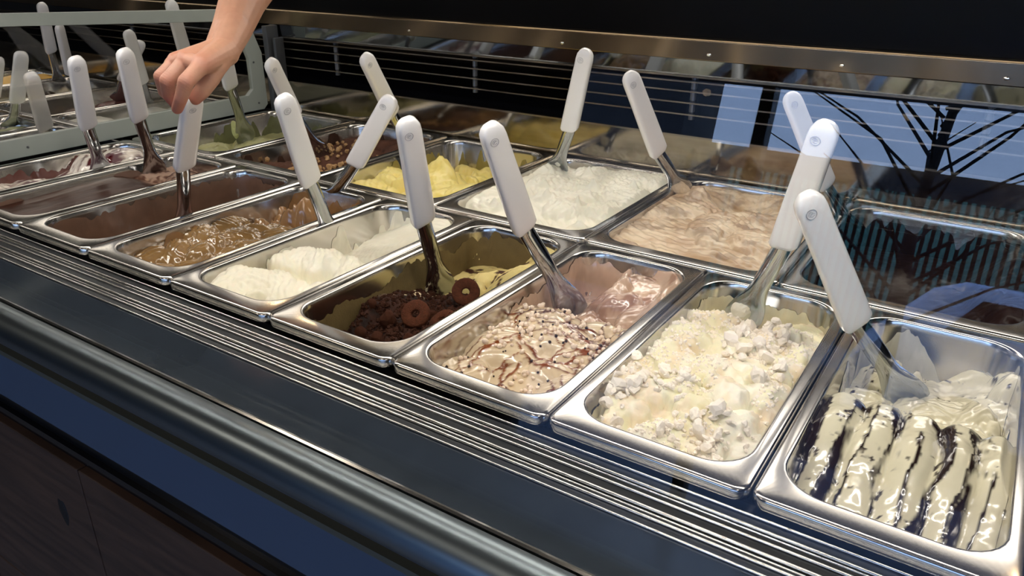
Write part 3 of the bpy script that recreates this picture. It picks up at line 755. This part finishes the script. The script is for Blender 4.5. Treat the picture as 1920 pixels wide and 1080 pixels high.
SPT = [
 ('white spatula standing in the cherry pan by the divider', (-.113, .191, .194), (-.185, .225, .073), (-.2249, .2508, -.01), .35, .03),
 ('white spatula standing in the full dark chocolate pan', (-.024, .217, .209), (-.094, .263, .091), (-.1354, .2963, -.012), .35, .02),
 ('white spatula gripped by the hand over the nearly empty pan', (.249, .132, .181), (.159, .162, .072), (.1119, .1778, -.01), .6, .06),
 ('white spatula leaning right out of the caramel pan, wavy highlight', (.38, .346, .162), (.287, .359, .052), (.2062, .3692, -.03), -.1, .012),
 ('white spatula with its blade in the narrow pan of white gelato', (.393, .148, .195), (.353, .212, .071), (.328, .261, -.03), .35, .02),
 ('white spatula standing in the cocoa crumble pan', (.590, .133, .195), (.560, .188, .064), (.5436, .2335, -.04), .35, .02),
 ('white spatula over the pearl-sprinkled pan', (.682, .144, .199), (.680, .215, .072), (.7098, .2639, -.03), .35, .03),
 ('white spatula leaning right from the meringue pan', (.964, .248, .217), (.934, .292, .082), (.8955, .3308, -.02), -.15, .02),
 ('white spatula leaning left from the chocolate-striped pan, nearest of all', (.967, .187, .170), (1.021, .236, .044), (1.0658, .2763, -.03), .25, .03),
 ('white spatula in the pale green gelato, half behind the arm', (-.114, .454, .209), (-.187, .516, .099), (-.2253, .5623, -.005), .35, .03),
 ('white spatula leaning left from the nut-crumb chocolate pan', (.057, .414, .179), (.011, .496, .069), (-.0101, .5668, -.02), .5, .02),
 ('white spatula leaning left behind the caramel one, from the yellow gelato', (.218, .467, .194), (.190, .557, .084), (.1951, .6133, -.02), .5, .02),
 ('white spatula standing in the white whipped gelato', (.538, .606, .212), (.494, .640, .078), (.4521, .6793, 0), -.3, .02),
 ('white spatula leaning left from the beige swirled gelato', (.637, .545, .194), (.663, .615, .070), (.6771, .680, 0), .4, .02),
 ('white spatula leaning left over the dark wide pan at right', (.834, .632, .174), (.898, .660, .047), (.938, .7045, -.03), .5, .02),
]
for lab, T, H, E, roll, deep in SPT: spatula(lab, T, H, E, roll, deep)
NS = [
 ('tall white spatula beyond the divider at the far left, leaning right', (-.571, .33, .153), (-.667, .342, .046), (-.7363, .3464, -.02), .2, .01),
 ('short-looking white spatula just behind the divider bar, leaning left', (-.362, .238, .143), (-.442, .279, .029), (-.485, .3048, 0), .3, .01),
 ('white spatula in the bright yellow gelato beyond the divider', (-1.075, .643, .209), (-1.133, .669, .079), (-1.1643, .6844, -.01), .3, .02),
 ('thin white spatula just right of the yellow gelato one', (-1.01, .641, .160), (-1.067, .672, .030), (-1.0969, .6997, -.01), .9, .01),
 ('white spatula beyond the divider leaning left over dark pans', (-.57, .559, .177), (-.628, .607, .053), (-.6794, .6421, -.02), .3, .01),
 ('white spatula beyond the divider leaning right over dark pans', (-.702, .668, .135), (-.807, .664, .036), (-.858, .6715, -.02), .2, .01),
 ('pale white spatula added for a mirrored handle, beyond the divider just left of the hand', (-.4557, .600, .2182), (-.494, .640, .1143), (-.5201, .66, .0321), .4, .05),  # solid copy standing in for a handle's reflection in the divider glass
 ('white spatula cut off at the left picture edge', (-.634, .312, .140), (-.746, .332, .050), (-.8364, .3435, -.02), .2, .01),
]
for lab, T, H, E, roll, deep in NS: spatula(lab, T, H, E, roll, deep, group='spatulas beyond the divider', logo=False)

# ------------------------------------------------------------------ toppings


def chunk_mesh(name, m, seed, sub=2, rough=.3, squash=1.0):
    bmx = bmesh.new(); bmesh.ops.create_icosphere(bmx, subdivisions=sub, radius=1)
    g = random.Random(seed); d = [Vector((g.uniform(-1, 1), g.uniform(-1, 1), g.uniform(-1, 1))).normalized() for _ in range(7)]
    for vv in bmx.verts:
        k = 1
        for q in d: k -= rough * max(0, vv.co.normalized().dot(q) - .55) * 1.6
        vv.co = vv.co * k * (1 + g.uniform(-.07, .07) * rough * 3); vv.co.z *= squash
    me = bpy.data.meshes.new(name); bmx.to_mesh(me); bmx.free(); me.materials.append(M[m]); return me


def drop(name, me, p, r, label, cat, group, sink=-.1):
    o = bpy.data.objects.new(name, me); C.objects.link(o)
    o.location = (p[0], p[1], p[2] + r * (1 - sink) * .6); o.scale = (r * random.uniform(.8, 1.2), r * random.uniform(.8, 1.2), r * random.uniform(.8, 1.1)); o.rotation_euler = [random.uniform(0, 6.28) for _ in range(3)]
    return prop(o, label, cat, group)


# pearls on G
pearls = [chunk_mesh('pearl', 'pearl', s, 2, .12) for s in (1, 2, 3)]; beads = chunk_mesh('bead', 'choc_bead', 4, 1, .1)
for i in range(190):
    for _ in range(20):
        u, v = random.uniform(.05, .95), random.uniform(.02, .62)
        if vn(np.array(u * 5.0), np.array(v * 14.0), 5) > .38: break
    p = G['G'].at(u, v); drop('sugar_pearl', pearls[i % 3], p, random.uniform(.0019, .0033), 'small beige sugar pearl on the caramel-drizzled gelato', 'pearl', 'sugar pearls on the drizzled gelato')
for i in range(60):
    p = G['G'].at(random.uniform(.05, .95), random.uniform(.02, .6)); drop('chocolate_bead', beads, p, random.uniform(.0012, .002), 'tiny dark chocolate bead among the sugar pearls', 'bead', 'chocolate beads among the sugar pearls')
# meringue on H
mer = [chunk_mesh('meringue', 'meringue', s, 2, .5, .8) for s in (11, 12, 13, 14)]
for i in range(295):
    for _ in range(20):
        u, v = random.uniform(.04, .96), random.uniform(.01, .86)
        if vn(np.array(u * 3.2), np.array(v * 7.0), 9) > .45: break
    big = random.random() < .16; p = G['H'].at(u, v)
    drop('meringue_piece', mer[i % 4], p, random.uniform(.006, .0095) if big else random.uniform(.0020, .0048), 'broken off-white meringue piece on the cream gelato', 'meringue', 'meringue pieces on the cream gelato')
mc = MB(); g = random.Random(15); base = chunk_mesh('c', 'meringue', 33, 1, .4); bv = [v.co.copy() for v in base.vertices]; bf = [tuple(p.vertices) for p in base.polygons]; bpy.data.meshes.remove(base)
for i in range(3200):
    u, v = g.uniform(.02, .98), g.uniform(.0, .84)
    if vn(np.array(u * 4.2), np.array(v * 9.0), 19) < .42: continue
    p = Vector(G['H'].at(u, v)); rr_ = g.uniform(.0007, .0026); e = Matrix.Rotation(g.uniform(0, 6), 3, 'Z') @ Matrix.Rotation(g.uniform(0, 6), 3, 'X')
    mc.add([p + e @ (q * rr_) for q in bv], bf)
prop(mc.build('meringue_crumbs', M['meringue'], smooth=False), 'fine white meringue crumbs dusted over the cream gelato', 'crumbs', None, 'stuff')
# nut crumbs on hazelnut
nuts = [chunk_mesh('nut', 'hazelnut', s, 1, .4) for s in (21, 22, 23)]
for i in range(290):
    for _ in range(20):
        u, v = random.uniform(.03, .97), random.uniform(.01, .85) ** 1.5
        if vn(np.array(u * 4.2), np.array(v * 5.0), 3) > .25 + .35 * v: break
    drop('nut_crumb', nuts[i % 3], G['ha'].at(u, v), random.uniform(.0024, .0066), 'golden chopped nut crumb on the brown chocolate gelato', 'nut', 'chopped nut crumbs on chocolate gelato')
# cocoa crumble and ring biscuits on F
cr_ = MB(); g = random.Random(5)
base = chunk_mesh('c', 'crumb', 31, 1, .4); bv = [v.co.copy() for v in base.vertices]; bf = [tuple(p.vertices) for p in base.polygons]; bpy.data.meshes.remove(base)
for i in range(2400):
    u, v = g.uniform(.02, .98), g.uniform(.0, .62); p = Vector(G['F'].at(u, v)); r = g.uniform(.0012, .0034) * (1 + (g.random() < .1))
    e = Matrix.Rotation(g.uniform(0, 6), 3, 'Z') @ Matrix.Rotation(g.uniform(0, 6), 3, 'X')
    cr_.add([p + e @ (q * r) for q in bv], bf)
prop(cr_.build('cocoa_crumble', M['crumb'], smooth=False), 'dark cocoa crumble strewn over the front of the biscuit pan', 'crumble', None, 'stuff')
ck = [chunk_mesh('cookie_chunk', 'cookie', s, 2, .35) for s in (41, 42)]
for i, (u, v, r) in enumerate([(.20, .20, .008), (.28, .13, .0095), (.40, .26, .012), (.12, .30, .007), (.5, .16, .009), (.62, .10, .007), (.7, .22, .010), (.34, .36, .008), (.85, .3, .008), (.55, .42, .007), (.3, .05, .007), (.8, .12, .0085)]):
    drop('biscuit_chunk', ck[i % 2], G['F'].at(u, v), r, 'broken rounded cocoa biscuit chunk without a hole, in the dark crumble', 'biscuit', 'broken cocoa biscuit chunks')


def ring_cookie(p, nrm, label, R1=.0165, R0=.0042, th=.0042):
    L = []; N = 40
    prof = []
    for a in np.linspace(0, 2 * PI, 15)[:-1]:
        rc = (R1 + R0) / 2; prof.append((rc + (R1 - R0) / 2 * math.copysign(abs(math.cos(a)) ** .55, math.cos(a)), th * math.copysign(abs(math.sin(a)) ** .7, math.sin(a))))
    gg = random.Random(int(p[0] * 1000))
    for i in range(N):
        t = 2 * PI * i / N; L.append([((r + gg.uniform(-.0003, .0003)) * math.cos(t), (r + gg.uniform(-.0003, .0003)) * math.sin(t), z + gg.uniform(-.00025, .00025)) for r, z in prof])
    L.append(L[0]); mb = MB().loops(L, False, False); o = mb.build('ring_biscuit', M['cookie'])
    o.location = p; o.rotation_euler = Vector(nrm).to_track_quat('Z', 'Y').to_euler(); return prop(o, label, 'biscuit', 'cocoa ring biscuits')


ring_cookie((.5935, .128, -.020), (.25, -.75, .75), 'cocoa ring biscuit lying in the crumble, front one')
ring_cookie((.6120, .196, -.014), (.40, -.75, .45), 'cocoa ring biscuit propped upright at the pan edge beside the blade')
ring_cookie((.6130, .150, -.032), (-.3, -.4, .9), 'third cocoa ring biscuit half sunk behind the front one')

# chunk clinging to blades
def cling(p, r, m, label, seed):
    me = chunk_mesh('gelato_lump', m, seed, 3, .35)
    if M[m].name.startswith('gel'):
        pass
    o = bpy.data.objects.new('gelato_lump', me); C.objects.link(o); o.location = p; o.scale = r; o.rotation_euler = (seed, seed * 2, 0); return prop(o, label, 'gelato')
mat('lump_white', (240, 238, 224), .4, bump=.5, bscale=400); mat('lump_beige', (206, 182, 150), .45, bump=.5, bscale=400); mat('lump_green', (164, 168, 108), .45, bump=.5, bscale=400)
cling((.4585, .668, .016), (.009, .007, .011), 'lump_white', 'small white gelato lump clinging to the spatula in the whipped pan', 3)
cling((.683, .665, .004), (.020, .016, .015), 'lump_beige', 'beige gelato lump at the foot of the spatula in the swirled pan', 5)
cling((-.236, .548, .004), (.009, .008, .020), 'lump_green', 'pale green lump beside the spatula blade near the divider', 6)
cling((.3215, .2545, -.022), (.006, .005, .010), 'lump_white', 'white gelato lump beside the blade in the narrow white pan', 8)
cling((.8955, .325, -.010), (.015, .012, .012), 'lump_white', 'cream lump around the blade in the meringue pan', 9)

# ------------------------------------------------------------------ the serving hand
J = {'elbow': (0.095, 0.4763, 0.4232), 'fore2': (0.1639, 0.3412, 0.3311), 'fore1': (0.1881, 0.2721, 0.2825), 'fore0': (0.2151, 0.2248, 0.2467), 'wrist': (0.2297, 0.1928, 0.2228),
     'iM': (0.2571, 0.1454, 0.2134), 'iP': (0.2621, 0.1166, 0.1974), 'iD': (0.2525, 0.1131, 0.178), 'iT': (0.2406, 0.1137, 0.1644),
     'mM': (0.2256, 0.1467, 0.2151), 'mP': (0.2213, 0.1197, 0.1944), 'mD': (0.2133, 0.1231, 0.1763), 'mT': (0.215, 0.1287, 0.1651),
     'rM': (0.1988, 0.1503, 0.2106), 'rP': (0.1966, 0.128, 0.1961), 'rD': (0.1911, 0.1323, 0.1766), 'rT': (0.1956, 0.138, 0.1669),
     'pM': (0.1793, 0.1583, 0.2054), 'pP': (0.1747, 0.1438, 0.1934), 'pD': (0.1726, 0.1465, 0.1768), 'pT': (0.1807, 0.1502, 0.1689),
     'tC': (0.2458, 0.1725, 0.2093), 'tM': (0.2462, 0.1625, 0.195), 'tI': (0.2428, 0.15, 0.1807), 'tT': (0.2377, 0.1421, 0.1721)}
J = {k: Vector(v) + Vector((.499, -.764, .409)) * (.015 if k[0] in 'imrpt' else .010) + Vector((.835, .55, .0065)) * .0055 for k, v in J.items()}
hb = MB()
def cap(a, b_, ra, rb):
    a, b_ = J[a] if isinstance(a, str) else a, J[b_] if isinstance(b_, str) else b_
    d = (b_ - a); ln = d.length; d.normalize(); P = []; R2 = []
    for t in np.linspace(-PI / 2, 0, 6)[1:]: P.append(a + d * (ra * math.sin(t))); R2.append(ra * math.cos(t))
    for t in (.25, .5, .75): P.append(a + d * ln * t); R2.append(ra + (rb - ra) * t)
    for t in np.linspace(0, PI / 2, 6)[:-1]: P.append(b_ + d * (rb * math.sin(t))); R2.append(rb * math.cos(t))
    hb.tube(P, R2, 16)
up = Vector((-.02, .85, .60)); J['up'] = up
cap('up', 'elbow', .046, .042); cap('elbow', 'fore2', .041, .036); cap('fore2', 'fore1', .036, .030); cap('fore1', 'fore0', .030, .0245)
side = (J['iM'] - J['pM']).normalized()
J['w1'] = J['wrist'] + side * .009; J['w2'] = J['wrist'] - side * .010; J['f1'] = J['fore0'] + side * .006; J['f2'] = J['fore0'] - side * .006
cap('f1', 'w1', .022, .0175); cap('f2', 'w2', .022, .0170)
cap('w1', 'iM', .0185, .0120); cap('wrist', 'mM', .0185, .0122); cap('w2', 'rM', .0175, .0112); cap('w2', 'pM', .0160, .0100)
cap('iM', 'mM', .0105, .0105); cap('mM', 'rM', .0105, .0098); cap('rM', 'pM', .0098, .0090)
down = (J['tM'] - J['iM']).normalized()
J['pa'] = (J['wrist'] + J['mM']) / 2 + Vector((0, -.002, -.010)); cap('pa', 'iM', .014, .010); cap('pa', 'pM', .013, .009); cap('pa', 'tC', .013, .013)
for a, r in (('i', (.0102, .0090, .0078, .0068)), ('m', (.0102, .0090, .0078, .0068)), ('r', (.0094, .0084, .0074, .0066)), ('p', (.0082, .0074, .0066, .0060))):
    cap(a + 'M', a + 'P', r[0], r[1]); cap(a + 'P', a + 'D', r[1] * 1.0, r[2]); cap(a + 'D', a + 'T', r[2], r[3])
cap('w1', 'tC', .016, .0145); cap('tC', 'tM', .0145, .0115); cap('tM', 'tI', .0115, .0098); cap('tI', 'tT', .0098, .0082); cap('tC', 'iM', .0125, .0095)
person = hb.build('person', M['skin'])
m_ = person.modifiers.new('remesh', 'REMESH'); m_.mode = 'VOXEL'; m_.voxel_size = .0011; m_.use_smooth_shade = True
m_ = person.modifiers.new('smooth', 'SMOOTH'); m_.factor = .5; m_.iterations = 4
dg = bpy.context.evaluated_depsgraph_get(); ev = person.evaluated_get(dg); me = bpy.data.meshes.new_from_object(ev); person.modifiers.clear(); person.data = me
co = np.empty(len(me.vertices) * 3); me.vertices.foreach_get('co', co); co = co.reshape(-1, 3)
col = np.ones((len(co), 3)) * s2l((184, 140, 115))
def near(k, r): return np.exp(-((co - np.array(J[k])) ** 2).sum(1) / (r * r))
red = np.zeros(len(co))
for k in ('iM', 'mM', 'rM'): red += near(k, .012) * .8
for k in ('iP', 'mP', 'rP', 'pP', 'iD', 'mD'): red += near(k, .010) * .8
for k in ('iT', 'mT', 'tT', 'rT', 'pT'): red += near(k, .013) * .9
red += .25 * fbm(co[:, 0], co[:, 1] + co[:, 2], 60, 3)
col = mixc(col, np.ones_like(col) * s2l((168, 88, 74)), red * .75)
# creases over the finger joints, veins and tendons on the back of the hand
nrmv = np.empty(len(co) * 3); me.vertices.foreach_get('normal', nrmv); nrmv = nrmv.reshape(-1, 3); disp = np.zeros(len(co))
def segd(a, b_):
    a = np.array(a); b_ = np.array(b_); ab = b_ - a; t = np.clip(((co - a) @ ab) / (ab @ ab), 0, 1); return np.linalg.norm(co - a - t[:, None] * ab, axis=1), t
for f_ in 'imrp':
    a, b_, c_ = (np.array(J[f_ + x]) for x in 'MPD')
    d, t = segd(J['wrist'], J[f_ + 'M']); disp += .0010 * np.exp(-((d - .0135) / .004) ** 2) * 0
    ax = (c_ - a); ax /= np.linalg.norm(ax); s = (co - b_) @ ax; w = near(f_ + 'P', .011)
    disp += -.00055 * w * np.maximum(0, np.cos(s * 2 * PI / .0030)) ** 2 + .0009 * w
    disp += .0016 * near(f_ + 'M', .010)
for pa, pb in (('wrist', 'iM'), ('wrist', 'mM'), ('wrist', 'rM')):
    a = J[pa]; b_ = J[pb]; upn = Vector((-.35, -.25, .9)).normalized(); d, t = segd(a + upn * .017, b_ + upn * .011); disp += .0011 * np.exp(-(d / .0032) ** 2) * sst(0, .3, t)
a = J['fore1'] + Vector((.02, -.02, .01)); b_ = J['w1'] + Vector((.008, -.012, .008)); d, t = segd(a, b_); disp += .0009 * np.exp(-(d / .004) ** 2)
co2 = co + nrmv * disp[:, None]; me.vertices.foreach_set('co', co2.ravel())
ca = me.color_attributes.new('Col', 'FLOAT_COLOR', 'POINT'); ca.data.foreach_set('color', np.concatenate([col, np.ones((len(co), 1))], 1).ravel())
me.update(); me.shade_smooth()
prop(person, 'bare forearm and hand reaching in over the rear rail, gripping a spatula handle', 'person')
sv = MB(); P = [J['up'] + (J['up'] - J['elbow']) * .25, J['up'], J['elbow'] + Vector((0, .02, .01)), J['elbow'].lerp(J['fore2'], .75), J['elbow'].lerp(J['fore2'], .93), J['elbow'].lerp(J['fore2'], .93), J['elbow'].lerp(J['fore2'], .8)]
sv.tube(P, [.062, .060, .056, .050, .048, .044, .042], 28); sv.build('sleeve', M['sleeve'], person)
